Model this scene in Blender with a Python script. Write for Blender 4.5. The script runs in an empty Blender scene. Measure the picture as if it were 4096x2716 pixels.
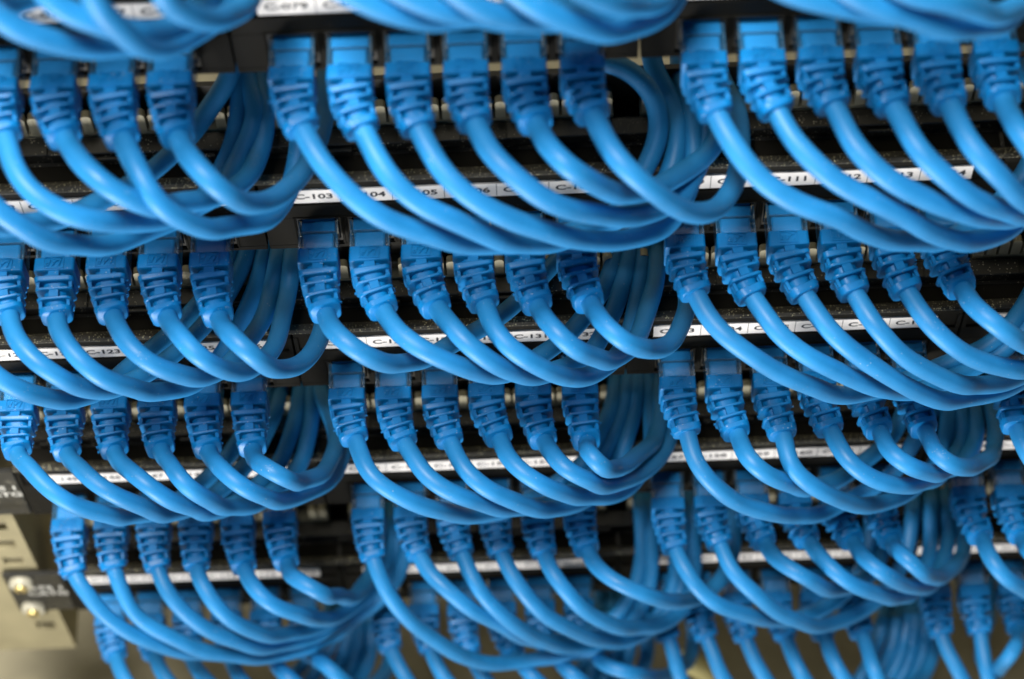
import bpy, math, random
from mathutils import Vector, Matrix
import numpy as np
random.seed(7)
MM = 0.001
scene = bpy.context.scene
COL = scene.collection

# ------------------------------------------------------------------ camera (millimetres: x right, y back, z up)
CAM = np.array([58.199, -374.132, 423.901])
PITCH, ROLL, YAW = 0.5076768, -0.0462372, 0.0112436
FPX = 9656.44            # focal length in pixels of the 4096 px wide photograph
PITCHP, BLK, RH = 15.0, 106.425, 88.9
def rx(t): c, s = math.cos(t), math.sin(t); return np.array([[1,0,0],[0,c,-s],[0,s,c]])
def rz(t): c, s = math.cos(t), math.sin(t); return np.array([[c,-s,0],[s,c,0],[0,0,1]])
RC = rz(YAW) @ rx(PITCH) @ rz(ROLL)
def ray(px, py):
    return RC @ np.array([(px-2048)/FPX, -(py-1358)/FPX, -1.0])
def at_forward(px, py, F):
    d = ray(px, py); t = (-F-CAM[1])/d[1]; return CAM + t*d
def at_height(px, py, z):
    d = ray(px, py); t = (z-CAM[2])/d[2]; return CAM + t*d

ROWS = {0:(0.5,0.0), 1:(0.5,0.0), 2:(-0.95,-1.0), 3:(0.2,1.0), 4:(0.25,-0.9), 5:(0.2,-0.9)}
def row_z(r): return -RH*r + ROWS[r][1]
def port_x(r, b, k): return (b-1)*BLK + k*PITCHP + ROWS[r][0]
ZTOP, ZBOT = 27.0, -9.5   # panel face above / below the jack centre line

# ------------------------------------------------------------------ mesh helper
class MB:
    def __init__(s): s.v = []; s.f = []; s.m = []; s.cur = 0
    def add(s, verts, faces):
        n = len(s.v); s.v += [tuple(p) for p in verts]
        for f in faces: s.f.append(tuple(i+n for i in f)); s.m.append(s.cur)
    def box(s, x0, x1, y0, y1, z0, z1, b=0.0):
        if b <= 0:
            v = [(x,y,z) for x in (x0,x1) for y in (y0,y1) for z in (z0,z1)]
            f = [(0,1,3,2),(4,6,7,5),(0,4,5,1),(2,3,7,6),(0,2,6,4),(1,5,7,3)]
            s.add(v, f); return
        # chamfered box: three shrunken slabs' hull
        v = []; 
        for x, xi in ((x0,x0+b),(x1,x1-b)):
            for y, yi in ((y0,y0+b),(y1,y1-b)):
                for z, zi in ((z0,z0+b),(z1,z1-b)):
                    v += [(x,yi,zi),(xi,y,zi),(xi,yi,z)]
        def c(i,j,k,a): return ((i*2+j)*2+k)*3+a
        f = []
        for i in (0,1): 
            q = [c(i,0,0,0),c(i,0,1,0),c(i,1,1,0),c(i,1,0,0)]; f.append(q if i==0 else q[::-1])
        for j in (0,1):
            q = [c(0,j,0,1),c(1,j,0,1),c(1,j,1,1),c(0,j,1,1)]; f.append(q if j==0 else q[::-1])
        for k in (0,1):
            q = [c(0,0,k,2),c(0,1,k,2),c(1,1,k,2),c(1,0,k,2)]; f.append(q if k==0 else q[::-1])
        for i in (0,1):
            for j in (0,1):
                q = [c(i,j,0,0),c(i,j,0,1),c(i,j,1,1),c(i,j,1,0)]; f.append(q if (i+j)%2==1 else q[::-1])
        for i in (0,1):
            for k in (0,1):
                q = [c(i,0,k,0),c(i,1,k,0),c(i,1,k,2),c(i,0,k,2)]; f.append(q if (i+k)%2==1 else q[::-1])
        for j in (0,1):
            for k in (0,1):
                q = [c(0,j,k,1),c(0,j,k,2),c(1,j,k,2),c(1,j,k,1)]; f.append(q if (j+k)%2==1 else q[::-1])
        for i in (0,1):
            for j in (0,1):
                for k in (0,1):
                    q = [c(i,j,k,0),c(i,j,k,1),c(i,j,k,2)]; f.append(q if (i+j+k)%2==0 else q[::-1])
        s.add(v, f)
    def loft(s, rings, cap0=True, cap1=True):
        n = len(rings[0]); base = len(s.v)
        for r in rings: s.v += [tuple(p) for p in r]
        for i in range(len(rings)-1):
            a = base+i*n; b = a+n
            for j in range(n):
                k = (j+1) % n
                s.f.append((a+j, a+k, b+k, b+j)); s.m.append(s.cur)
        if cap0: s.f.append(tuple(base+j for j in range(n))[::-1]); s.m.append(s.cur)
        if cap1: s.f.append(tuple(base+(len(rings)-1)*n+j for j in range(n))); s.m.append(s.cur)
    def cyl(s, c, axis, r, h, n=16, bev=0.0):
        c = np.array(c, float); ax = np.array(axis, float); ax /= np.linalg.norm(ax)
        u = np.cross(ax, [0,0,1.0] if abs(ax[2]) < .9 else [1.0,0,0]); u /= np.linalg.norm(u); w = np.cross(ax, u)
        prof = [(0,r),(h,r)] if bev <= 0 else [(0,r),(h-bev,r),(h-bev*.3,r-bev*.3),(h,r-bev)]
        rings = [[c+ax*t+(u*math.cos(a)+w*math.sin(a))*q for a in [2*math.pi*i/n for i in range(n)]] for t, q in prof]
        s.loft(rings)
    def build(s, name, mats, parent=None, smooth=False, off=(0,0,0)):
        me = bpy.data.meshes.new(name)
        o3 = np.array(off, float)
        me.from_pydata([tuple((np.array(p)-o3)*MM) for p in s.v], [], s.f)
        for m in (mats if isinstance(mats, (list, tuple)) else [mats]): me.materials.append(m)
        if len(me.materials) > 1: me.polygons.foreach_set('material_index', s.m)
        me.polygons.foreach_set('use_smooth', [bool(smooth)]*len(me.polygons))
        import bmesh
        bm = bmesh.new(); bm.from_mesh(me); bmesh.ops.recalc_face_normals(bm, faces=bm.faces); bm.to_mesh(me); bm.free()
        if smooth:
            me.set_sharp_from_angle(angle=math.radians(38))
        return link(name, me, parent)
def link(name, me, parent=None, loc=None):
    o = bpy.data.objects.new(name, me); COL.objects.link(o)
    if parent is not None: o.parent = parent
    if loc is not None: o.location = loc
    return o
def thing(name, label, cat, loc_mm, group=None):
    o = bpy.data.objects.new(name, None); COL.objects.link(o)
    o.location = tuple(c*MM for c in loc_mm); o.empty_display_size = 0.005
    tag(o, label, cat, group); return o
def tag(o, label, cat, group=None, kind=None):
    if label: o['label'] = label
    if cat: o['category'] = cat
    if group: o['group'] = group
    if kind: o['kind'] = kind
    return o
def text_geo(txt, size, bold=0.0, sx=1.0, shear=0.0, extrude=0.0):
    cu = bpy.data.curves.new('t', 'FONT'); cu.body = txt; cu.size = size; cu.offset = bold; cu.shear = shear
    cu.align_x = 'CENTER'; cu.align_y = 'CENTER'; cu.resolution_u = 3; cu.extrude = extrude
    ob = bpy.data.objects.new('t', cu); COL.objects.link(ob)
    dg = bpy.context.evaluated_depsgraph_get(); dg.update()
    me = bpy.data.meshes.new_from_object(ob.evaluated_get(dg))
    v = [(p.co.x*sx, p.co.y, p.co.z) for p in me.vertices]; f = [tuple(p.vertices) for p in me.polygons]
    bpy.data.objects.remove(ob); bpy.data.curves.remove(cu); bpy.data.meshes.remove(me)
    return v, f

# ------------------------------------------------------------------ materials
def mat(name, base, rough=0.5, spec=0.5, **k):
    m = bpy.data.materials.new(name); m.use_nodes = True
    b = m.node_tree.nodes['Principled BSDF']
    b.inputs['Base Color'].default_value = (*base, 1); b.inputs['Roughness'].default_value = rough
    b.inputs['Specular IOR Level'].default_value = spec
    for kk, v in k.items(): b.inputs[kk.replace('_', ' ')].default_value = v
    return m
def nd(m, t, **k):
    n = m.node_tree.nodes.new(t)
    for a, v in k.items(): setattr(n, a, v)
    return n
def lk(m, a, b): m.node_tree.links.new(a, b)
def specks(m, base, dust, scale, thr, amount=1.0, clump=180.0, clump_lo=.42, var=0.12, bump=0.0, rough=None):
    """dust grains: small random dots, denser in patches, over a base colour with slow tone variation"""
    b = m.node_tree.nodes['Principled BSDF']
    tc = nd(m, 'ShaderNodeNewGeometry')
    vo = nd(m, 'ShaderNodeTexVoronoi'); vo.inputs['Scale'].default_value = scale; vo.inputs['Randomness'].default_value = 1
    lk(m, tc.outputs['Position'], vo.inputs['Vector'])
    sep = nd(m, 'ShaderNodeSeparateColor'); lk(m, vo.outputs['Color'], sep.inputs[0])
    # each grain has its own size
    sz = nd(m, 'ShaderNodeMath', operation='MULTIPLY'); lk(m, sep.outputs[0], sz.inputs[0]); sz.inputs[1].default_value = thr
    lt = nd(m, 'ShaderNodeMath', operation='LESS_THAN'); lk(m, vo.outputs['Distance'], lt.inputs[0]); lk(m, sz.outputs[0], lt.inputs[1])
    keep = nd(m, 'ShaderNodeMath', operation='GREATER_THAN'); lk(m, sep.outputs[1], keep.inputs[0]); keep.inputs[1].default_value = 0.55
    no = nd(m, 'ShaderNodeTexNoise'); no.inputs['Scale'].default_value = clump; no.inputs['Detail'].default_value = 2
    lk(m, tc.outputs['Position'], no.inputs['Vector'])
    mr = nd(m, 'ShaderNodeMapRange'); mr.inputs[1].default_value = clump_lo; mr.inputs[2].default_value = clump_lo+.2
    lk(m, no.outputs[0], mr.inputs[0])
    a1 = nd(m, 'ShaderNodeMath', operation='MULTIPLY'); lk(m, lt.outputs[0], a1.inputs[0]); lk(m, keep.outputs[0], a1.inputs[1])
    a2 = nd(m, 'ShaderNodeMath', operation='MULTIPLY'); lk(m, a1.outputs[0], a2.inputs[0]); lk(m, mr.outputs[0], a2.inputs[1])
    a3 = nd(m, 'ShaderNodeMath', operation='MULTIPLY'); lk(m, a2.outputs[0], a3.inputs[0]); a3.inputs[1].default_value = amount
    n2 = nd(m, 'ShaderNodeTexNoise'); n2.inputs['Scale'].default_value = 90; n2.inputs['Detail'].default_value = 4
    lk(m, tc.outputs['Position'], n2.inputs['Vector'])
    oi = nd(m, 'ShaderNodeObjectInfo')
    hv = nd(m, 'ShaderNodeHueSaturation'); hv.inputs['Color'].default_value = (*base, 1)
    v1 = nd(m, 'ShaderNodeMapRange'); lk(m, n2.outputs[0], v1.inputs[0]); v1.inputs[1].default_value = .3; v1.inputs[2].default_value = .7
    v1.inputs[3].default_value = 1-var; v1.inputs[4].default_value = 1+var
    v2 = nd(m, 'ShaderNodeMapRange'); lk(m, oi.outputs['Random'], v2.inputs[0]); v2.inputs[3].default_value = 1-var*.6; v2.inputs[4].default_value = 1+var*.6
    vv = nd(m, 'ShaderNodeMath', operation='MULTIPLY'); lk(m, v1.outputs[0], vv.inputs[0]); lk(m, v2.outputs[0], vv.inputs[1])
    lk(m, vv.outputs[0], hv.inputs['Value'])
    mx = nd(m, 'ShaderNodeMix', data_type='RGBA'); lk(m, a3.outputs[0], mx.inputs[0]); lk(m, hv.outputs[0], mx.inputs[6]); mx.inputs[7].default_value = (*dust, 1)
    lk(m, mx.outputs[2], b.inputs['Base Color'])
    if rough:
        r = nd(m, 'ShaderNodeMapRange'); lk(m, n2.outputs[0], r.inputs[0]); r.inputs[1].default_value = .3; r.inputs[2].default_value = .7
        r.inputs[3].default_value = rough[0]; r.inputs[4].default_value = rough[1]; lk(m, r.outputs[0], b.inputs['Roughness'])
    if bump:
        n3 = nd(m, 'ShaderNodeTexNoise'); n3.inputs['Scale'].default_value = 700; n3.inputs['Detail'].default_value = 3
        lk(m, tc.outputs['Position'], n3.inputs['Vector'])
        bp = nd(m, 'ShaderNodeBump'); bp.inputs['Strength'].default_value = bump; bp.inputs['Distance'].default_value = .0004
        lk(m, n3.outputs[0], bp.inputs['Height']); lk(m, bp.outputs[0], b.inputs['Normal'])
    return m
BLUE = (0.014, 0.208, 0.495)
M = {}
M['jacket'] = specks(mat('cable_pvc', BLUE, .5, .42), BLUE, (.55,.62,.66), 1300, .22, .8, 150, .5, .10, .05, (.44,.58))
M['boot'] = specks(mat('boot_rubber', BLUE, .42, .35), (.001,.185,.50), (.62,.68,.72), 1500, .25, .9, 130, .44, .08, .08, (.36,.52))
M['insert'] = mat("insert_blue", (.008,.27,.70), .35)
M['black'] = specks(mat('panel_black', (.018,.017,.014), .45, .5), (.011,.0105,.008), (.55,.50,.36), 1500, .36, .9, 110, .40, .25, .12, (.32,.55))
M['face'] = specks(mat('panel_face', (.03,.028,.022), .5, .08), (.010,.009,.0065), (.4,.36,.26), 1200, .16, .5, 110, .5, .15, .05, (.55,.7))
M['socket'] = mat('socket_plastic', (.022,.020,.016), .42)
M['hole'] = mat('socket_dark', (.006,.006,.005), .6)
M['metal'] = mat('gold_contact', (.55,.40,.16), .3, Metallic=1.0)
M['paper'] = mat('label_paper', (.93,.885,.84), .5, .4)
M['ink'] = mat('label_ink', (.02,.02,.022), .6)
M['idc'] = specks(mat('idc_plastic', (.5,.47,.36), .45), (.36,.33,.23), (.14,.12,.07), 900, .2, .5, 110, .5, .12)
M['cream'] = specks(mat('cream_paint', (.52,.46,.25), .5), (.38,.33,.19), (.3,.27,.17), 500, .2, .3, 60, .5, .10)
M['nylon'] = mat('white_nylon', (.52,.49,.38), .4)
M['brass'] = mat('screw_brass', (.70,.55,.22), .35, Metallic=.8)
M['print'] = mat('white_print', (.75,.74,.68), .5)
M['olive'] = specks(mat('rear_plastic', (.16,.14,.085), .6), (.055,.048,.03), (.12,.11,.08), 900, .2, .4, 90, .5, .25)
M['floor'] = specks(mat('floor_tan', (.30,.265,.13), .6), (.25,.222,.14), (.2,.18,.1), 200, .3, .4, 12, .5, .15)
M['lightmetal'] = mat('grey_bar', (.45,.43,.36), .35, Metallic=.3)
M['cable_yellow'] = mat('yellow_tube', (.72,.65,.30), .5)
# dusty lip: raised ledge thick with grey-gold dust
m = specks(mat('dust_lip', (.06,.055,.035), .6), (.028,.025,.017), (.50,.46,.28), 2200, .55, .95, 260, .30, .35, .6, (.5,.8))
M['lip'] = m
# clear polycarbonate: transparent with a glossy coat
m = bpy.data.materials.new('clear_plastic'); m.use_nodes = True; nt = m.node_tree; nt.nodes.clear()
out = nd(m, 'ShaderNodeOutputMaterial'); tr = nd(m, 'ShaderNodeBsdfTransparent'); tr.inputs[0].default_value = (.97,.98,.99,1)
gl = nd(m, 'ShaderNodeBsdfGlossy'); gl.inputs['Roughness'].default_value = .16
df = nd(m, 'ShaderNodeBsdfDiffuse'); df.inputs[0].default_value = (.12,.48,.88,1)
m1 = nd(m, 'ShaderNodeMixShader'); m2 = nd(m, 'ShaderNodeMixShader'); m1.inputs[0].default_value = .10
fr = nd(m, 'ShaderNodeFresnel'); fr.inputs['IOR'].default_value = 1.6
lk(m, tr.outputs[0], m1.inputs[1]); lk(m, df.outputs[0], m1.inputs[2])
lk(m, fr.outputs[0], m2.inputs[0]); lk(m, m1.outputs[0], m2.inputs[1]); lk(m, gl.outputs[0], m2.inputs[2]); lk(m, m2.outputs[0], out.inputs[0])
M['clear'] = m

# ------------------------------------------------------------------ patch panels
BLOCK_NAME = {0:'left', 1:'middle', 2:'right', 3:'far right'}
def module_mesh(x0, x1, px):
    """face of one six-port module with real openings, jack bezels and the label recess"""
    mb = MB()
    yf, yb = 0.0, 9.0
    zl0, zl1 = 14.2, 23.0
    mb.box(x0, x1, yf, yb, zl1, ZTOP-1.0, .3)                   # bar over the labels
    mb.box(x0, x1, yf+1.0, yb, zl0, zl1)                        # recess the label sits in
    mb.box(x0, x0+1.3, yf, yf+1.0, zl0, zl1); mb.box(x1-1.3, x1, yf, yf+1.0, zl0, zl1)
    mb.box(x0, x1, yf, yb, 7.2, zl0, .25)                       # bar over the jacks
    mb.box(x0, x1, yf, yb, ZBOT, -7.2, .25)                     # bottom bar
    edges = [x0] + [e for p in px for e in (p-6.5, p+6.5)] + [x1]
    for i in range(0, len(edges), 2):
        mb.box(edges[i], edges[i+1], yf+.05, yb, -7.2, 7.2)
    for p in px:                                                # thin raised outline round each jack
        for a, b, c, d in ((p-7.2,p+7.2,7.4,7.75),(p-7.2,p+7.2,-7.75,-7.4),(p-7.2,p-6.85,-7.4,7.4),(p+6.85,p+7.2,-7.4,7.4)):
            mb.box(a, b, yf-.35, yf+.05, c, d)
    return mb
def socket_mesh(p):
    mb = MB()
    for a, b, c, d in ((p-6.45,p+6.45,5.2,7.1),(p-6.45,p+6.45,-7.1,-5.6),(p-6.45,p-6.0,-5.6,5.2),(p+6.0,p+6.45,-5.6,5.2)):
        mb.box(a, b, .8, 12, c, d)
    mb.cur = 1; mb.box(p-6.4, p+6.4, 12.05, 13, -7, 7)
    mb.cur = 2
    for i in range(8): mb.box(p-4.4+i*1.15, p-4.0+i*1.15, 4, 12, 4.3, 4.7)
    return mb
def label_mesh(x0, n0):
    mb = MB()
    mb.box(x0, x0+90, -.02, .6, 15.4, 22.0)                      # white paper strip
    mb.cur = 1
    for i in range(1, 6): mb.box(x0+15*i-.09, x0+15*i+.09, -.06, 0, 15.5, 21.9)
    for i in range(6):
        v, f = text_geo('C-%03d' % (n0+i), 3.5, .10, 1.28)
        mb.add([(x0+15*i+7.5+a, -.07-c, 18.7+b) for a, b, c in v], f)
    return mb
def idc_mesh(x0, x1):
    mb = MB()
    # toothed row of pale terminal combs
    y0, y1 = 17.0, 19.6; zb = ZTOP+1.5
    mb.box(x0+2, x1-2, y0, y1+3, zb-3, zb+1.4)
    n = int((x1-x0-4)/3.75); w = (x1-x0-4)/n
    for i in range(n):
        a = x0+2+i*w
        if i % 8 == 7: continue
        h = 8.0
        prof = [(.45,0),(.45,h-1.0),(1.0,h-.2),(w*.5,h),(w-1.0,h-.2),(w-.45,h-1.0),(w-.45,0)]
        ring0 = [(a+x, y0+.2, zb+1.4+z) for x, z in prof]; ring1 = [(a+x, y1, zb+1.4+z) for x, z in prof]
        mb.loft([ring0, ring1])
        mb.box(a+w*.5-.08, a+w*.5+.08, y0+.08, y0+.2, zb+1.4, zb+1.4+h*.9)
    return mb
XL_ALL, XR_ALL = -BLK-7.5-8.2, 2*BLK+75+7.5+8.2
NUM0 = {0:49, 1:73, 2:97, 3:121, 4:145, 5:169}
ROWWORD = {0:'topmost', 1:'first', 2:'second', 3:'third', 4:'fourth', 5:'fifth'}
PANEL_LABEL = {
 0:'black patch panel above the first full row of plugs, mostly beyond the top edge',
 1:'black patch panel carrying the blurred label C-079 at the top of the picture',
 2:'black patch panel with white labels C-097 to C-114, dusty ledge on top',
 3:'black patch panel with sharp white labels C-121 to C-138 across the middle',
 4:'black patch panel with blurred white labels below the one marked C-127',
 5:'lowest black patch panel, blurred, its ear screwed to the cream rail'}
panels = []
for r in range(0, 6):
    dx, z0 = ROWS[r][0], row_z(r)
    root = thing('patch_bay', PANEL_LABEL[r], 'patch panel', (dx, 0, z0), 'black patch panels stacked in the rack')
    panels.append(root)
    # channel on top: lip, stepped top, rear bar (runs the full width)
    mb = MB()
    mb.box(XL_ALL, XR_ALL, 3.0, 10.2, ZTOP-6, ZTOP-1.1, .2)
    mb.box(XL_ALL, XR_ALL, 10.4, 16.6, ZTOP-7, ZTOP+2.2, .3)
    x = XL_ALL+6
    while x < XR_ALL-20:                                         # raised clip tiles on the rear step
        wd = random.choice((14, 18, 26)); mb.box(x, x+wd, 10.0, 15.5, ZTOP+2.2, ZTOP+3.0, .25)
        if random.random() < .5: mb.box(x+3, x+wd-5, 8.6, 10.3, ZTOP-1, ZTOP+1.7, .2)
        x += wd+random.choice((4, 8, 13))
    top = mb.build('top_channel', M['black'], root)
    mb = MB()
    nseg = 120; rings = []
    for i in range(nseg+1):                                      # slightly uneven dusty ledge
        xx = XL_ALL+(XR_ALL-XL_ALL)*i/nseg; e = random.uniform(-.12,.12); g = random.uniform(-.1,.1)
        rings.append([(xx,-.3,ZTOP-.95),(xx,-.5+g,ZTOP-.2+e),(xx,.2,ZTOP+.5+e),(xx,1.5,ZTOP+.6+g),(xx,2.9,ZTOP+e*.5-.2),(xx,2.9,ZTOP-.95)])
    mb.loft(rings)
    mb.build('dust_ledge', M['lip'], top, smooth=True)
    mb = MB()
    mb.box(XL_ALL, XR_ALL, 26, 28, ZTOP-10, ZTOP+9)
    for b in range(4):
        for i in range(9):
            xa = (b-1)*BLK-6+i*11+random.uniform(-2,2); mb.box(xa, xa+random.uniform(2.5,6), 20.5, 24.1, ZTOP-6, ZTOP+random.uniform(3,8), .4)
    mb.build('rear_frame', M['olive'], root)
    mb = MB(); mb.box(XL_ALL, XR_ALL, 24.2, 25.8, ZTOP-26, ZTOP+14); mb.box(XL_ALL, XR_ALL, 16.8, 24.1, ZTOP-12, ZTOP-7.2)
    mb.build('back_cover', M['socket'], root)
    for b in range(4):
        x0 = (b-1)*BLK-7.5-8.0; x1 = x0+BLK-.7
        if b == 3: x1 = XR_ALL
        px = [(b-1)*BLK+k*PITCHP for k in range(6)]
        md = module_mesh(x0, x1, px).build('port_module', M['face'], root)
        for p in px: socket_mesh(p).build('socket', [M['socket'], M['hole'], M['metal']], md)
        label_mesh(px[0]-7.5, NUM0[r]+6*b).build('label_strip', [M['paper'], M['ink']], md)
        idc_mesh(x0+1.5, x1-1.5).build('terminal_comb', M['idc'], md)
    # left mounting ear with its white print and screws
    xe = -BLK-7.5
    mb = MB(); mb.box(xe-31, xe-8.6, .3, 2.2, ZBOT, ZTOP-1.2, .5)
    mb.cur = 1
    for i, line in enumerate(('ATS 1', 'CATG')):
        v, f = text_geo(line, 4.6, .09, 1.25)
        mb.add([(xe-16.5+a, .24-c, 12.5-i*5.2+bb) for a, bb, c in v], f)
    mb.build('mounting_ear', [M['black'], M['print']], root)
    for zz in (19.5, -4.5):
        mb = MB(); mb.cyl((xe-24.5, .25, zz), (0,-1,0), 4.6, 2.6, 24, .9)
        w = mb.build('mounting_screw', M['nylon'], root, smooth=True)
        mb = MB(); mb.cyl((xe-24.5, -2.3, zz), (0,-1,0), 2.5, 1.5, 20, .5)
        mb.cur = 1; mb.box(xe-26.3, xe-22.7, -3.86, -3.7, zz-.3, zz+.3); mb.box(xe-24.8, xe-24.2, -3.9, -3.7, zz-1.8, zz+1.8)
        mb.build('screw_head', [M['brass'], M['hole']], w, smooth=True)

# ------------------------------------------------------------------ rack rail, floor
xe = -BLK-7.5
ZRAIL = float(at_forward(300, 2590, -3)[2]); rail = MB(); zt, zb_ = 120, ZRAIL; rw0, rw1 = xe-72, xe-17.0
hx0, hx1 = xe-28.5, xe-21.0
zs = []; z = zt-8
while z > zb_+10: zs.append(z); z -= 15.9
rail.box(rw0, hx0, 3, 5.5, zb_, zt); rail.box(hx1, rw1, 3, 5.5, zb_, zt)
prev = zt
for z in zs:
    rail.box(hx0, hx1, 3, 5.5, z+3.4, prev); prev = z-3.4
rail.box(hx0, hx1, 3, 5.5, zb_, prev)
rail.box(rw1-2.5, rw1, 5.5, 45, zb_, zt); rail.box(rw0, rw0+2.5, 5.5, 45, zb_, zt)
ro = rail.build('rack_rail', M['cream'])
tag(ro, 'cream painted rack rail with dark slots behind the panel ears', 'rack rail')
fl = MB(); fl.box(-900, 900, -700, 900, -652, -642)
fo = fl.build('floor', M['floor']); tag(fo, 'plain tan floor blurred far below the lowest cables', None, None, 'structure')
bw = MB(); bw.box(-900, 900, 260, 270, -641, 420)
bo = bw.build('rear_wall', M['floor']); tag(bo, 'plain tan rear face of the cabinet behind the panels', None, None, 'structure')

# ------------------------------------------------------------------ patch cables
CROP = {c: ((0,1366,2730)[i % 3], (0,906,1810)[i//3]) for i, c in enumerate('ABCDEFGHI')}
KC = 2364/1366.0
def parse(s):
    pts, low, c = [], None, None
    for tk in s.split():
        if tk[0].isalpha(): c = tk[0]; tk = tk[1:]
        if tk.endswith('*'): low = len(pts); tk = tk[:-1]
        u, v = tk.split(',')
        pts.append((CROP[c][0]+float(u)/KC, CROP[c][1]+float(v)/KC))
    return pts, (low if low is not None else len(pts)//2)
T = {}
T[0,0,1] = 'A-700,-650 -600,-250 -350,20 -100,60* 100,20 350,-80 700,-250 1100,-480 1300,-600'
T[0,0,2] = 'A-290,-650 -270,-400 -200,-100 0,120 220,250 480,320 750,330* 1000,290 1250,190 1380,30 1450,-250 1450,-500'
T[0,0,3] = 'A150,-650 170,-400 230,-150 350,20 500,110 700,180 900,220 1100,210* 1300,130 1450,-20 1560,-250 1570,-500'
T[0,0,4] = 'A590,-650 600,-400 610,-150 680,50 820,190 980,310 1150,330* 1350,240 1520,120 1620,-20 1680,-250 1680,-500'
T[0,0,5] = 'A1020,-650 1040,-400 1080,-150 1170,20 1320,110 1500,140* 1640,80 1740,-40 1800,-250 1800,-500'
T[0,1,0] = 'B-430,-650 -330,-400 -120,-150 200,30 480,110 800,120* 1200,90 1600,0 1900,-150 2050,-400 2050,-600'
T[0,1,1] = 'B0,-650 80,-400 260,-150 560,20 820,100 1100,130* 1500,100 1850,0 2080,-150 2180,-400 2150,-600'
T[0,1,2] = 'B440,-650 510,-400 650,-180 920,30 1180,120 1450,150* 1800,120 2100,0 2230,-200 2270,-400 2230,-600'
T[0,1,3] = 'B880,-650 950,-400 1060,-180 1300,20 1520,125 1750,200 1930,215* 2140,150 2290,0 2360,-200 2370,-400 2320,-600'
T[0,1,4] = 'B1320,-650 1380,-400 1500,-200 1680,-60 1850,10 2020,45* 2200,0 2340,-120 2430,-300 2440,-500'
T[0,2,0] = 'C290,-650 360,-400 520,-200 760,-60 1000,20 1250,75 1500,100* 1800,60 2050,-50 2250,-250 2350,-500'
T[0,2,1] = 'C730,-650 790,-400 920,-200 1120,-60 1350,30 1570,110 1800,180 2040,205* 2220,150 2350,0 2450,-250 2480,-500'
T[0,2,2] = 'C1170,-650 1230,-400 1350,-200 1550,-60 1800,0 2000,60 2180,100* 2330,30 2450,-100 2560,-300 2600,-500'
T[1,0,0] = 'A-760,950 -700,1100 -600,1280 -200,1520 100,1560* 350,1530 600,1440 850,1305 1080,1150 1250,1010 1370,890 1450,760 1540,620 1600,520'
T[1,0,1] = 'A-350,950 -300,1100 -200,1260 -20,1460 140,1570 D330,95 620,130* 900,85 1130,-10 A1350,1450 1500,1250 1600,1000 1660,750 1670,580'
T[1,0,2] = 'A40,950 60,1080 130,1220 260,1370 450,1480 700,1535 950,1530* 1250,1480 1500,1350 1640,1150 1740,900 1760,700 1700,580'
T[1,0,3] = 'A450,960 530,1090 650,1210 800,1330 1000,1410 1200,1420* 1450,1380 1650,1270 1780,1100 1850,850 1800,650'
T[1,0,4] = 'A850,960 910,1110 1000,1280 1130,1430 1300,1530 D1400,5 1550,20* 1740,-20 A1900,1470 2010,1320 2060,1100 2080,850 2000,620'
T[1,0,5] = 'A1240,970 1330,1110 1450,1250 1620,1370 1800,1410* 1960,1330 2100,1180 2200,1000 2260,800 2230,600'
T[1,1,0] = 'A2095,905 2200,1060 2320,1230 B110,1390 330,1530 E520,35 720,100 950,120* 1250,110 1550,60 B1900,1480 2060,1250 2180,1000 2200,800 2150,640 2030,520 1880,450 1720,420'
T[1,1,1] = 'B150,905 235,1080 350,1240 520,1390 760,1520 E980,50 1250,120* 1550,90 B1900,1530 2150,1370 2290,1150 2330,900 2300,700 2180,520'
T[1,1,2] = 'B530,890 620,1060 740,1220 920,1380 1150,1510 E1400,30 1700,95* 2000,85 2250,10 C-20,1430 50,1250 80,1000 60,780 0,600'
T[1,1,3] = 'B925,860 1010,1020 1150,1180 1350,1340 1600,1450 1900,1500* 2150,1470 C20,1330 110,1150 160,950 150,720 90,550'
T[1,1,4] = 'B1350,860 1440,1020 1560,1150 1720,1260 1900,1330* 2080,1320 2300,1250 C90,1140 220,980 260,800 230,650 160,530'
T[1,1,5] = 'B1750,810 1830,980 1950,1140 2120,1300 2300,1420 C130,1475* 280,1400 390,1200 410,950 360,720 260,560'
T[1,2,0] = 'C230,790 310,950 420,1110 570,1260 780,1390 1050,1490 F1250,50 1550,95* 1850,80 C2100,1500 2300,1300 2450,1000 2500,700 2400,500'
T[1,2,1] = 'C660,770 750,940 880,1100 1040,1240 1260,1370 1560,1510 F1800,70 2000,105* 2200,60 C2364,1480 2500,1250 2560,900 2500,600'
T[1,2,2] = 'C1060,750 1140,920 1260,1090 1430,1250 1680,1380 1950,1470 2150,1510* 2364,1500 2500,1350 2600,1000 2600,700'
T[1,2,3] = 'C1470,750 1560,920 1700,1120 1880,1270 2100,1400 2364,1500* 2560,1480 2660,1300 2680,950 2640,650'
T[1,2,4] = 'C1860,740 1940,920 2060,1090 2220,1250 2400,1400 2600,1460* 2740,1320 2780,1000 2720,700'
T[1,2,5] = 'C2230,710 2320,880 2450,1060 2600,1220 2760,1280* 2860,1150 2880,900 2800,600'
T[2,1,0] = 'E-105,615 -30,740 80,850 240,930 420,950* 580,910 740,830 960,710 1170,560 1330,410 1460,260 1560,150'
T[2,1,1] = 'E290,580 390,720 520,830 700,930 900,1000 1080,1020* 1280,960 1450,850 1600,710 1730,560 1840,380 1900,200'
T[2,1,2] = 'E660,565 750,690 880,830 1030,930 1200,1000 1340,1040* 1550,980 1720,880 1830,720 1900,550 1950,350 2000,180'
T[2,1,3] = 'E1000,555 1060,700 1170,840 1320,950 1480,1030 1640,1045* 1800,990 1900,900 1990,740 2040,560 2080,350 2090,180'
T[2,1,4] = 'E1365,560 1460,700 1580,820 1720,900 1850,920* 2000,850 2080,720 2130,540 2170,350 2180,180'
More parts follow.
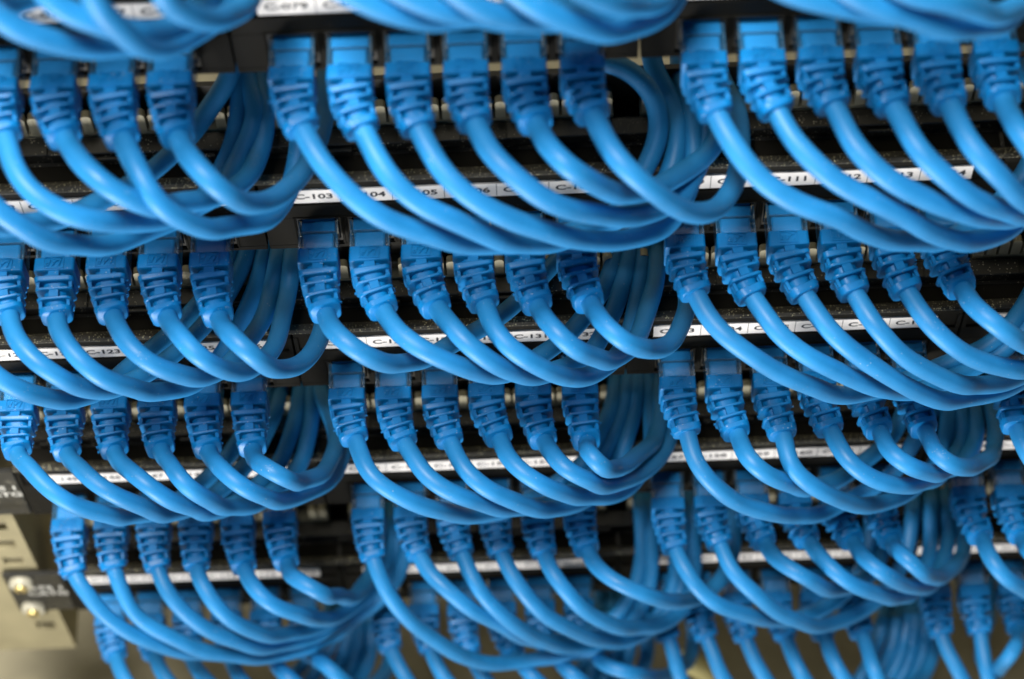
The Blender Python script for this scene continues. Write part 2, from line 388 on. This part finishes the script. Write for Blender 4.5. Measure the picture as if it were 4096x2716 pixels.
T[2,1,5] = 'E1725,545 1810,660 1930,770 2060,840 2180,850* 2290,780 2370,650 2400,500 2360,320 2300,200'
T[2,2,0] = 'F90,465 170,610 300,760 480,900 680,1020 900,1110 1150,1165* 1400,1130 1620,1040 1860,930 2100,820 2280,670 2400,520 2500,300'
T[2,2,1] = 'F490,500 570,620 690,760 850,880 1040,990 1270,1090 1500,1140* 1750,1110 1950,1010 2150,900 2330,750 2480,550 2550,300'
T[2,2,2] = 'F850,480 930,600 1050,740 1180,860 1340,990 1530,1100 1720,1180 1920,1200* 2150,1160 2330,1080 2480,950 2600,700 2620,400'
T[2,2,3] = 'F1200,480 1270,600 1370,730 1500,870 1680,990 1880,1080 2080,1100* 2300,1060 2480,960 2620,760 2680,450'
T[2,2,4] = 'F1560,460 1640,600 1750,720 1900,840 2080,940 2300,985 2450,960* 2600,860 2720,650 2740,400'
T[2,2,5] = 'F1940,440 2030,550 2160,660 2300,770 2450,850* 2620,800 2760,620 2800,380'
T[2,0,0] = 'D-260,640 -200,800 -100,960 0,1040 150,1120 330,1190 500,1205* 720,1120 900,960 1120,800 1330,600 1500,380 1590,200'
T[2,0,1] = 'D65,620 120,780 230,920 390,1020 570,1110 740,1140* 930,1070 1150,920 1370,720 1540,520 1660,330 1720,190'
T[2,0,2] = 'D390,640 440,780 540,900 680,1020 860,1110 1060,1150* 1280,1110 1430,1020 1560,850 1690,620 1790,400 1830,200'
T[2,0,3] = 'D780,630 850,760 960,880 1100,980 1280,1040 1420,1030* 1580,960 1720,800 1830,640 1880,450 1920,200'
T[2,0,4] = 'D1160,640 1240,770 1340,880 1500,970 1660,1000* 1800,940 1900,820 1960,650 2000,450 2020,200'
T[2,0,5] = 'D1515,640 1590,760 1700,870 1850,960 1970,985* 2110,920 2200,800 2250,640 2200,450 2130,250'
T[3,1,0] = 'E95,1480 H130,10 190,130 300,240 450,330 640,395 850,430* 1120,410 1350,310 1560,160 1700,30 E1800,1420 1880,1250 1900,1100'
T[3,1,1] = 'E435,1500 H480,20 550,130 680,230 860,310 1030,370 1200,390* 1420,350 1620,250 1770,100 E1860,1470 1950,1280 1980,1090'
T[3,1,2] = 'E755,1490 H790,20 860,130 970,230 1110,310 1290,370 1450,390* 1650,350 1800,250 1900,120 E1960,1480 2020,1290 2040,1090'
T[3,1,3] = 'E1100,1470 H1140,10 1220,110 1350,200 1500,270 1680,310* 1850,300 2000,230 2080,120 2140,0 E2150,1400 2150,1250 2120,1090'
T[3,1,4] = 'E1405,1495 H1460,20 1560,120 1700,190 1870,220* 2030,170 2160,80 E2250,1530 2290,1380 2270,1200 2230,1090'
T[3,1,5] = 'E1700,1500 H1730,20 1790,90 1880,110* 2000,60 E2110,1550 2170,1460 2210,1300 2190,1150'
T[3,2,0] = 'F40,1440 I60,0 130,130 260,260 430,370 620,420 800,435* 1000,410 1180,320 1340,230 1480,120 F1590,1500 1680,1350 1740,1200'
T[3,2,1] = 'F385,1450 I450,30 540,120 680,200 830,240* 1000,220 1150,150 1280,50 F1400,1500 1480,1380 1560,1200'
T[3,2,2] = 'F700,1440 I730,30 800,140 920,240 1080,330 1270,365* 1450,330 1590,260 1710,150 F1790,1540 1830,1400 1840,1250'
T[3,2,3] = 'F1030,1420 I1110,20 1200,110 1340,190 1520,220 1660,210* 1780,160 1870,50 F1920,1500 1930,1350 1910,1230'
T[3,2,4] = 'F1370,1420 I1440,0 1540,70 1680,130 1800,140* 1900,100 1980,20 F2020,1480 2030,1340 2010,1230'
T[3,2,5] = 'F1680,1420 I1760,0 1840,60 1950,110 2040,90* 2130,20 F2160,1500 2170,1360 2140,1240'
T[3,3,0] = 'F2310,1400 2380,1540 I2480,120 2650,230 2850,280* 3050,200 3200,50 3280,-150'
T[3,0,0] = 'G110,5 190,90 260,190 390,300 560,390 760,430 900,440* 1120,400 1330,270 1490,120 1620,-20 D1740,1350 1830,1200'
T[3,0,1] = 'G460,10 540,90 640,200 790,300 980,380 1180,420* 1400,350 1560,240 1680,110 D1780,1540 1880,1350 1930,1200'
T[3,0,2] = 'G790,0 870,90 1000,210 1150,320 1320,390 1450,410* 1650,340 1800,210 1930,80 D2000,1480 2060,1320 2080,1170'
T[3,0,3] = 'G1110,-15 1170,80 1270,210 1420,320 1600,380* 1800,340 1960,220 2080,90 D2130,1500 2160,1330 2150,1170'
T[3,0,4] = 'G1440,0 1530,110 1660,220 1820,300 1970,340* 2150,270 2300,160 2370,10 D2400,1450 2400,1280 2330,1150'
T[3,0,5] = 'G1750,0 1830,90 1950,170 2080,205* 2220,150 2290,60 D2320,1500 2300,1350 2230,1170'
T[4,1,0] = 'H220,740 270,860 350,1010 470,1160 620,1290 800,1390 980,1450 1180,1460* 1400,1430 1600,1390 1850,1330 2050,1240 2200,1130 2290,950 2310,700 2290,400'
T[4,1,1] = 'H545,720 620,840 740,970 880,1080 1050,1170 1220,1250 1380,1310* 1600,1300 1800,1210 1950,1080 2040,900 2080,650 2070,380'
T[4,1,2] = 'H840,710 890,850 980,990 1100,1110 1240,1220 1400,1310 1560,1345* 1760,1320 1980,1220 2100,1050 2140,850 2140,600 2120,380'
T[4,1,3] = 'H1105,700 1180,850 1280,990 1400,1110 1560,1210 1740,1290 1900,1310* 2100,1250 2250,1120 2340,950 2370,700 2350,400'
T[4,1,4] = 'H1405,710 1460,850 1560,980 1700,1100 1880,1190 2060,1220* 2240,1180 2364,1090 I60,950 80,750 60,500 40,320'
T[4,1,5] = 'H1705,690 1780,800 1900,900 2050,970 2240,1020 2364,1030* I120,1000 250,890 340,740 360,550 340,350'
T[4,2,0] = 'I-50,680 0,790 80,910 200,1010 340,1090 500,1140 680,1160* 900,1110 1080,1020 1200,880 1280,700 1310,450'
T[4,2,1] = 'I270,650 330,790 420,910 540,1020 680,1120 850,1180 1000,1195* 1180,1130 1340,1030 1460,900 1550,700 1590,400'
T[4,2,2] = 'I580,640 660,750 790,840 930,910 1080,950* 1220,900 1330,800 1390,650 1410,400'
T[4,2,3] = 'I880,620 960,740 1080,850 1220,930 1380,990 1500,1000* 1620,950 1690,800 1720,600 1710,350'
T[4,2,4] = 'I1180,620 1260,730 1370,830 1500,900 1640,930* 1760,880 1820,720 1840,550 1810,350'
T[4,2,5] = 'I1455,620 1530,720 1640,820 1760,860* 1880,800 1940,700 1940,520 1890,350'
T[4,3,0] = 'I2070,590 2130,720 2220,840 2364,950 2520,1020* 2700,950 2850,750 2920,400'
T[4,3,1] = 'I2350,590 2420,720 2520,840 2650,900* 2850,800 2950,600 3000,380'
T[4,0,0] = 'G510,840 570,940 660,1070 780,1170 920,1260 1100,1330 1280,1370 1500,1400* 1750,1390 2000,1320 2200,1230 2364,1130 H130,950 250,800 300,600 300,420'
T[4,0,1] = 'G785,800 830,920 910,1080 1040,1200 1200,1290 1400,1370 1650,1410 1850,1410* 2100,1360 2300,1280 H100,1150 280,1010 400,830 450,600 450,430'
T[4,0,2] = 'G1090,800 1140,920 1230,1060 1370,1180 1540,1280 1750,1340 1950,1330* 2200,1270 2364,1180 H150,1060 300,900 380,720 400,480'
T[4,0,3] = 'G1360,800 1400,920 1480,1060 1610,1170 1800,1250 1980,1260* 2180,1220 2364,1140 H140,1030 260,870 340,680 350,450'
T[4,0,4] = 'G1690,800 1760,930 1880,1050 2040,1120 2220,1150* 2364,1120 H140,1010 230,850 280,650 280,430'
T[4,0,5] = 'G1990,780 2060,880 2190,960 2340,1000* H90,990 170,900 230,760 250,580 240,420'
T[5,0,0] = 'G800,1410 850,1540 950,1690 1150,1840 1400,1890* 1700,1800 1950,1620 2130,1420 2250,1150'
T[5,0,1] = 'G1070,1400 1130,1550 1250,1690 1430,1820 1680,1860* 1950,1760 2150,1570 2270,1380 2330,1150'
T[5,0,2] = 'G1320,1400 1400,1550 1520,1680 1700,1790 1930,1820* 2160,1720 2300,1540 H30,1360 60,1150'
T[5,0,3] = 'G1590,1400 1660,1560 1780,1680 1960,1770 2150,1770* 2330,1670 H60,1500 110,1330 130,1150'
T[5,0,4] = 'G1890,1400 1980,1550 2100,1650 2250,1710* H60,1650 170,1500 210,1330 210,1150'
T[5,0,5] = 'G2150,1390 2250,1470 H10,1590 180,1620* 300,1530 340,1350 320,1150'
T[5,1,0] = 'H345,1370 440,1560 560,1720 780,1850 1050,1890* 1350,1800 1580,1620 1700,1420 1770,1130'
T[5,1,1] = 'H620,1370 720,1560 840,1700 1040,1810 1300,1840* 1550,1740 1720,1560 1800,1380 1850,1130'
T[5,1,2] = 'H890,1400 970,1530 1080,1660 1270,1770 1500,1790* 1720,1690 1850,1520 1900,1350 1930,1130'
T[5,1,3] = 'H1200,1400 1310,1540 1440,1650 1620,1720* 1820,1680 1950,1530 2000,1350 2010,1130'
T[5,1,4] = 'H1470,1400 1580,1530 1720,1620 1890,1660* 2040,1580 2110,1440 2120,1280 2100,1120'
T[5,1,5] = 'H1730,1350 1830,1460 2000,1530 2180,1550* 2330,1500 I60,1400 80,1250 50,1110'
T[5,2,0] = 'H2270,1290 2350,1560 I100,1700 350,1850 650,1890* 950,1800 1180,1620 1320,1420 1380,1150'
T[5,2,1] = 'I170,1290 290,1560 430,1720 650,1830 900,1840* 1150,1730 1350,1540 1450,1350 1490,1130'
T[5,2,2] = 'I440,1290 560,1560 690,1710 900,1800 1130,1790* 1330,1670 1480,1480 1540,1300 1560,1100'
T[5,2,3] = 'I720,1280 830,1560 960,1690 1150,1760* 1370,1700 1530,1520 1600,1330 1620,1100'
T[5,2,4] = 'I985,1270 1090,1540 1220,1650 1400,1690* 1560,1600 1650,1430 1680,1260 1680,1080'
T[5,2,5] = 'I1245,1260 1340,1540 1440,1620 1570,1620* 1690,1520 1750,1350 1760,1200 1740,1060'
T[5,3,0] = 'I1795,1270 1920,1560 2050,1700 2250,1760* 2450,1650 2600,1450 2650,1150'
T[5,3,1] = 'I2060,1260 2110,1560 2220,1660 2400,1680* 2580,1550 2700,1350 2740,1100'
T[5,3,2] = 'I2330,1230 2290,1380 2220,1470 2150,1510* 2090,1460 2070,1330 2110,1150'


def crspline(P, step):
    P = [np.array(p, float) for p in P]
    P = [2*P[0]-P[1]] + P + [2*P[-1]-P[-2]]
    out = []
    for i in range(1, len(P)-2):
        p0, p1, p2, p3 = P[i-1:i+3]
        t0 = 0; t1 = t0+max(np.linalg.norm(p1-p0),1e-6)**.5; t2 = t1+max(np.linalg.norm(p2-p1),1e-6)**.5; t3 = t2+max(np.linalg.norm(p3-p2),1e-6)**.5
        n = max(2, int(np.linalg.norm(p2-p1)/step))
        for j in range(n):
            t = t1+(t2-t1)*j/n
            a1 = (t1-t)/(t1-t0)*p0+(t-t0)/(t1-t0)*p1; a2 = (t2-t)/(t2-t1)*p1+(t-t1)/(t2-t1)*p2; a3 = (t3-t)/(t3-t2)*p2+(t-t2)/(t3-t2)*p3
            b1 = (t2-t)/(t2-t0)*a1+(t-t0)/(t2-t0)*a2; b2 = (t3-t)/(t3-t1)*a2+(t-t1)/(t3-t1)*a3
            out.append((t2-t)/(t2-t1)*b1+(t-t1)/(t2-t1)*b2)
    out.append(P[-2]); return np.array(out)
def smooth_path(C, n, keep):
    C = C.copy()
    for _ in range(n):
        D = C.copy(); D[1:-1] = .25*C[:-2]+.5*C[1:-1]+.25*C[2:]
        D[:keep] = C[:keep]; C = D
    return C
def resample(C, step):
    d = np.r_[0, np.cumsum(np.linalg.norm(np.diff(C, axis=0), axis=1))]
    s = np.linspace(0, d[-1], max(4, int(d[-1]/step)))
    return np.stack([np.interp(s, d, C[:,i]) for i in range(3)], 1), s
def frames(C):
    T_ = np.gradient(C, axis=0); T_ /= np.linalg.norm(T_, axis=1)[:,None]
    up = np.array([0,0,1.0]); R = [None]*len(C)
    r0 = np.cross(T_[0], up); r0 /= np.linalg.norm(r0); R[0] = r0
    for i in range(1, len(C)):
        r = R[i-1]-T_[i]*np.dot(R[i-1], T_[i]); R[i] = r/np.linalg.norm(r)
    R = np.array(R); U = np.cross(R, T_)
    return T_, R, U
def rrect(w, h, rad, n=6):
    pts = []
    for cx, cy, a0 in ((w/2-rad,h/2-rad,0),(-w/2+rad,h/2-rad,90),(-w/2+rad,-h/2+rad,180),(w/2-rad,-h/2+rad,270)):
        for i in range(n):
            a = math.radians(a0+90*i/(n-1)); pts.append((cx+rad*math.cos(a), cy+rad*math.sin(a)))
    return pts
def make_boot(C, S, L, jit):
    Tt, R, U = frames(C)
    def fr(s):
        i = [np.interp(s, S, C[:,k]) for k in range(3)]
        r = np.array([np.interp(s, S, R[:,k]) for k in range(3)]); u = np.array([np.interp(s, S, U[:,k]) for k in range(3)])
        return np.array(i), r, u
    mb = MB()
    def ring(t, w, h, rad):
        o, r, u = fr(t*L); return [o+r*x+u*y for x, y in rrect(w, h, min(rad, w/2-.01, h/2-.01))]
    def W(t): return 11.7-3.1*max(0, (t-.25)/.75)**1.2
    def Hh(t): return 11.0-3.4*max(0, (t-.25)/.75)**.8
    def slab(t0, t1, dw=0.0, rad=1.2, bev=.35):
        e = bev/L
        mb.loft([ring(t0, W(t0)+dw-2*bev, Hh(t0)+dw-2*bev, rad), ring(t0+e, W(t0)+dw, Hh(t0)+dw, rad),
                 ring((t0+t1)/2, W((t0+t1)/2)+dw, Hh((t0+t1)/2)+dw, rad),
                 ring(t1-e, W(t1)+dw, Hh(t1)+dw, rad), ring(t1, W(t1)+dw-2*bev, Hh(t1)+dw-2*bev, rad)])
    def block(t0, t1, x0, x1, y0, y1):
        v = []
        for t in (t0, t1):
            o, r, u = fr(t*L)
            v += [o+r*a+u*b for a, b in ((x0,y0),(x1,y0),(x1,y1),(x0,y1))]
        mb.add(v, [(0,1,2,3),(7,6,5,4),(0,4,5,1),(1,5,6,2),(2,6,7,3),(3,7,4,0)])
    # hood
    mb.loft([ring(0, 11.0, 10.2, .7), ring(.012, 11.6, 10.8, .8), ring(.12, 11.7, 11.1, .9), ring(.235, 11.8, 11.2, .9), ring(.25, 11.7, 11.1, 1.0), ring(.258, 11.2, 10.6, 1.0)])
    # core
    mb.loft([ring(t, W(t)-4.2+1.2*t, Hh(t)-4.0+1.0*t, 2.6) for t in (.24,.33,.42,.51,.60,.70,.80,.90,.97)])
    slab(.34, .42, .1, 1.4, .2); slab(.53, .572, .15, 1.6, .18); slab(.695, .745, .15, 1.8, .18); slab(.87, 1.0, .3, 2.6, .25)
    # bridges: centre at the paired slots, sides at the single slots
    for t0, t1 in ((.245,.345),(.565,.695)):
        w = W((t0+t1)/2)*.13; h = Hh((t0+t1)/2)/2
        block(t0, t1, -w, w, h-2.6, h-.12); block(t0, t1, -w, w, -h+.12, -h+2.6)
    for t0, t1 in ((.42,.53),(.745,.875)):
        w = W((t0+t1)/2)/2
        block(t0, t1, w-1.5, w-.12, -1.5, 1.5); block(t0, t1, -w+.12, -w+1.5, -1.5, 1.5)
        h = Hh((t0+t1)/2)/2
        for sx in (-1, 1):
            a, b = sorted((sx*(w-1.25), sx*(w-.3))); block(t0, t1, a, b, h-1.9, h-1.0)
    for q in range(3):                                           # moulding flash
        t = jit.choice((.42,.57,.70,.90)); sx = jit.choice((-1,1)); w = W(t)/2; y = jit.uniform(-1.5, 2.5)
        a, b = sorted((sx*(w-.3), sx*(w+jit.uniform(.3,.8)))); block(t-.012, t+.012, a, b, y-.3, y+.3)
    o, r, u = fr(.125*L)
    return mb, o+u*(5.76), r, u, np.cross(u, r)
def make_tube(C, rad, n=18, cap=True, var=None):
    Tt, R, U = frames(C); mb = MB(); rings = []
    for i in range(len(C)):
        rr = rad*(1+(var[i] if var is not None else 0))
        rings.append([C[i]+(R[i]*math.cos(a)+U[i]*math.sin(a))*rr for a in [2*math.pi*j/n for j in range(n)]])
    mb.loft(rings); return mb

# shared meshes (built once at the origin; x right, -y forward)
def shared(mb, name, mats, smooth=False):
    o = mb.build(name, mats, None, smooth); me = o.data; bpy.data.objects.remove(o); return me
mb = MB(); mb.box(-5.75, 5.75, -9.4, 1.0, -4.2, 4.1, .35); mb.box(-5.75, -5.2, -9.2, .8, 4.1, 4.35); mb.box(5.2, 5.75, -9.2, .8, 4.1, 4.35)
mb.box(-5.6, 5.6, -9.3, -8.7, 4.12, 4.5, .1); mb.box(-5.4, 5.4, -3.4, -2.9, 4.12, 4.45, .1)
ME_PLUG = shared(mb, 'clear_plug', M['clear'])
mb = MB(); mb.box(-4.9, 4.9, -2.6, 10, -3.6, 3.95, .3); mb.box(-4.4, 4.4, -8.4, -3.0, -3.2, 3.8, .5)
for i in range(8): mb.box(-4.2+i*1.15, -3.5+i*1.15, 1.0, 9, 3.75, 4.0)
ME_INS = shared(mb, 'wire_insert', M['insert'])
mb = MB()
for a, b, c, d in ((-2.9,2.9,1.75,1.98),(-2.9,2.9,-1.98,-1.75),(-2.9,-2.67,-1.75,1.75),(2.67,2.9,-1.75,1.75)): mb.box(a, b, c, d, -.3, .12)
v, f = text_geo('LAR', 2.9, .03, .92, .35, .18); mb.add([(a-.05, b-.05, c+.05) for a, b, c in v], f)
v2 = [(-2.3+4.4*i/10, -1.45+.35*math.sin(i*.5)+dy, dz) for i in range(11) for dy, dz in ((-.12,.2),(.12,.2))]
mb.add(v2, [(2*i, 2*i+1, 2*i+3, 2*i+2) for i in range(10)])
ME_EMB = shared(mb, 'emblem', M['boot'])

def fwd_np(u, r): return np.cross(u, r)
ORD = ['first','second','third','fourth','fifth','sixth']
ROWN = {0:'row above the frame', 1:'first plug row', 2:'second plug row', 3:'third plug row', 4:'fourth plug row', 5:'bottom plug row'}
SPECIAL = {(2,0,4): 'blue patch cable with a white paint chip on its boot, second plug row',
 (1,0,0): 'dark blue cable returning diagonally behind the left plugs of the first row',
 (1,0,1): 'lowest bright cable loop entering from the left edge under the first plug row',
 (2,0,0): 'lowest blue cable loop entering from the left edge under the second plug row'}
TOPN = {0: 1, 1: 0, 2: 0}
def cable_label(r, b, k):
    if (r, b, k) in SPECIAL: return SPECIAL[(r, b, k)]
    if r == 0: return 'blurred blue cable loop drooping over the top edge, %s loop of the %s group' % (ORD[k-TOPN[b]], BLOCK_NAME[b])
    if b == 0: return 'blue patch cable, %s plug left of the first gap in the %s' % (ORD[5-k], ROWN[r])
    return 'blue patch cable, %s plug of the %s block in the %s' % (ORD[k], BLOCK_NAME[b], ROWN[r])
FSTART, FMAX, FLOW, FEND = 9.0, 43.0, 36.0, -26.0
info = []
for (r, b, k), tr in T.items():
    pts, low = parse(tr)
    x, z0 = port_x(r, b, k), row_z(r)
    E = at_height(*pts[0], z0-1.0); FE = min(max(-E[1], 23.5), 34.0)
    E = at_forward(*pts[0], FE)
    pts.append((pts[-1][0]+.25*(pts[-1][0]-pts[-2][0]), pts[-1][1]-(60 if r < 5 else 0)))
    seg = [0]
    for i in range(1, len(pts)): seg.append(seg[-1]+math.dist(pts[i], pts[i-1]))
    P = [np.array([x, -FSTART, z0]), np.array([x, -FSTART-6.0, z0])]
    d = E-P[1]; P.append(P[1]+d*.5+np.array([-.12*d[0], -.06*abs(d[1]), .10*abs(d[2])])); P.append(E)
    Fs = [FE]
    for i in range(1, len(pts)):
        if i <= low:
            t = seg[i]/seg[low]; Fs.append(FE*(1-t)*(1-2*t)+4*FMAX*t*(1-t)+FLOW*t*(2*t-1))
        else:
            t = (seg[i]-seg[low])/(seg[-1]-seg[low]); Fs.append(FLOW+(FEND-FLOW)*t**.85)
    # keep clear of the panel below (its ledge, then its plugs) and of the panel above
    def floor_z(F): return z0-RH+(ZTOP+6.5 if F < 4 else ZTOP+6.5-(F-4)*.75 if F < 34 else -400)
    for i in range(low+1, len(pts)):
        F = Fs[i]
        while F < 36 and at_forward(*pts[i], F)[2] < floor_z(F): F += .5
        Fs[i] = F
    for _ in range(2):
        G = Fs[:]
        for i in range(max(2, low), len(pts)-1): G[i] = .25*Fs[i-1]+.5*Fs[i]+.25*Fs[i+1]
        Fs = G
    for i in range(1, len(pts)):
        p = at_forward(*pts[i], Fs[i])
        if i > low and -p[1] < 8 and p[2] > z0+ZBOT-4: p = at_height(*pts[i], z0+ZBOT-4)
        P.append(p)
    # run on out of sight into the rack behind the panel
    last = P[-1]; P.append(last+np.array([2.0, 22.0, 4.0])); P.append(last+np.array([3.0, 60.0, -6.0]))
    C = crspline(P, 1.0); C, S = resample(C, 1.0)
    iE = int(np.argmin(np.linalg.norm(C-E, axis=1)))
    C = smooth_path(C, 22, 8); C, S = resample(C, 1.0)
    iE = int(np.argmin(np.linalg.norm(C-E, axis=1))); L = S[iE]
    info.append((r, b, k, FE, E[2]-z0, L, min(p[2]-z0 for p in P), ))
    lab = cable_label(r, b, k)
    root = thing('patch_cable', lab, 'patch cable', (x, 0, z0), 'blue patch cables looping out of the panels')
    off = (x, 0, z0)
    jit = random.Random(r*100+b*10+k)
    pl = link('clear_plug', ME_PLUG, root); link('wire_insert', ME_INS, pl)
    mbt, eo, er, eu, en = make_boot(C, S, L, jit)
    bo_ = mbt.build('boot', M['boot'], root, smooth=True, off=off)
    em = link('emblem', ME_EMB, bo_)
    mtx = Matrix((( er[0], -np.cross(er,eu)[0]*-1, eu[0]),( er[1], np.cross(er,eu)[1], eu[1]),( er[2], np.cross(er,eu)[2], eu[2])))
    fwd = np.cross(eu, er); up3 = Matrix(((er[0],fwd[0],eu[0]),(er[1],fwd[1],eu[1]),(er[2],fwd[2],eu[2])))
    em.matrix_local = Matrix.Translation(Vector(((eo[0]-x)*MM, eo[1]*MM, (eo[2]-z0)*MM))) @ up3.to_4x4()
    C2 = C[max(0, iE-3):]; C2, _ = resample(C2, 1.6)
    wob = np.array([[.28*math.sin(i*.16+p1)+.16*math.sin(i*.33+p2) for i in range(len(C2))] for p1, p2 in [(jit.uniform(0,6), jit.uniform(0,6)) for _ in range(3)]]).T
    C2 = C2+wob*np.clip(np.arange(len(C2))/8.0, 0, 1)[:,None]
    ph = jit.uniform(0, 6); var = [.016*math.sin(i*.17+ph)+.013*math.sin(i*.43+2*ph) for i in range(len(C2))]
    make_tube(C2, 2.9, 18, var=var).build('cable_jacket', M['jacket'], root, smooth=True, off=off)
if bpy.app.background and __import__('os').environ.get('DBG'):
    for i in info: print('CAB', i)

    if (r, b, k) == (2, 0, 4):                                    # chip of white paint stuck on one hood
        mb = MB(); mb.loft([[(.0,.0,.0),(.7,.1,0),(.85,.6,0),(.3,.9,0),(-.15,.5,0)], [(.05,.05,.22),(.65,.15,.25),(.75,.55,.2),(.3,.8,.22),(-.1,.45,.2)]])
        fk = mb.build('paint_chip', M['nylon'], bo_)
        q = eo+er*2.2-fwd_np(eu, er)*1.6
        fk.matrix_local = Matrix.Translation(Vector(((q[0]-x)*MM, q[1]*MM, (q[2]-z0)*MM))) @ up3.to_4x4()
# pale tube lying low in the cabinet
c = [at_forward(CROP['I'][0]+u/KC, CROP['I'][1]+v/KC, F) for u, v, F in ((20,1440,10),(130,1500,0),(230,1580,-10),(360,1720,-20))]
C, S = resample(crspline(c, 1.0), 1.5)
yo = make_tube(C + np.array([0,0,0]), 4.5).build('yellow_tube', M['cable_yellow'], None, smooth=True)
tag(yo, 'pale yellow tube showing between the lowest blue cables', 'tube')

# ------------------------------------------------------------------ light
w = bpy.data.worlds.new('World'); scene.world = w; w.use_nodes = True
wt = w.node_tree; bg = wt.nodes['Background']; bg.inputs[0].default_value = (.82,.85,.88,1)
# a dim room with a broad bright side in front of the rack, a little to the left and low
tcw = wt.nodes.new('ShaderNodeTexCoord'); vmw = wt.nodes.new('ShaderNodeVectorMath'); vmw.operation = 'DOT_PRODUCT'
wt.links.new(tcw.outputs['Generated'], vmw.inputs[0]); vmw.inputs[1].default_value = (-.25, -.76, -.60)
mrw = wt.nodes.new('ShaderNodeMapRange'); wt.links.new(vmw.outputs['Value'], mrw.inputs[0])
mrw.inputs[1].default_value = .2; mrw.inputs[2].default_value = 1; mrw.inputs[3].default_value = .02; mrw.inputs[4].default_value = 1.0
wt.links.new(mrw.outputs[0], bg.inputs[1])
def area(name, loc, target, sx, sy, power, col):
    l = bpy.data.lights.new(name, 'AREA'); l.shape = 'RECTANGLE'; l.size = sx*MM; l.size_y = sy*MM; l.energy = power; l.color = col
    o = bpy.data.objects.new(name, l); COL.objects.link(o); o.location = [c*MM for c in loc]
    d = Vector([(t-c) for t, c in zip(target, loc)]); o.rotation_euler = d.to_track_quat('-Z', 'Y').to_euler(); return o
area('low_front_fill', (-420, -1200, -800), (60, 0, -240), 420, 340, 31, (1, .98, .95))  # fill lamp added low in front to brighten labels and loop fronts
area('overhead_lamp', (-320, -300, 1500), (60, -20, -230), 820, 210, 70, (1, .97, .92))

# ------------------------------------------------------------------ camera
cd = bpy.data.cameras.new('camera'); cam = bpy.data.objects.new('camera', cd); COL.objects.link(cam); scene.camera = cam
cam.matrix_world = Matrix.Translation(Vector(CAM*MM)) @ Matrix(RC.tolist()).to_4x4()
cd.sensor_fit = 'HORIZONTAL'; cd.sensor_width = 36; cd.lens = FPX*36/4096
cd.clip_start = .02; cd.clip_end = 20
foc = np.array([60, -25, -222]); cd.dof.use_dof = True
cd.dof.focus_distance = float(-((foc-CAM) @ RC)[2])*MM
cd.dof.aperture_fstop = 10.0
scene.view_settings.view_transform = 'Standard'; scene.view_settings.look = 'None'
scene.view_settings.gamma = 1; scene.view_settings.exposure = 0; scene.view_settings.use_curve_mapping = False
scene.cycles.use_denoising = True; scene.cycles.max_bounces = 8; scene.cycles.diffuse_bounces = 1; scene.cycles.transparent_max_bounces = 12
scene.cycles.caustics_reflective = False; scene.cycles.caustics_refractive = False
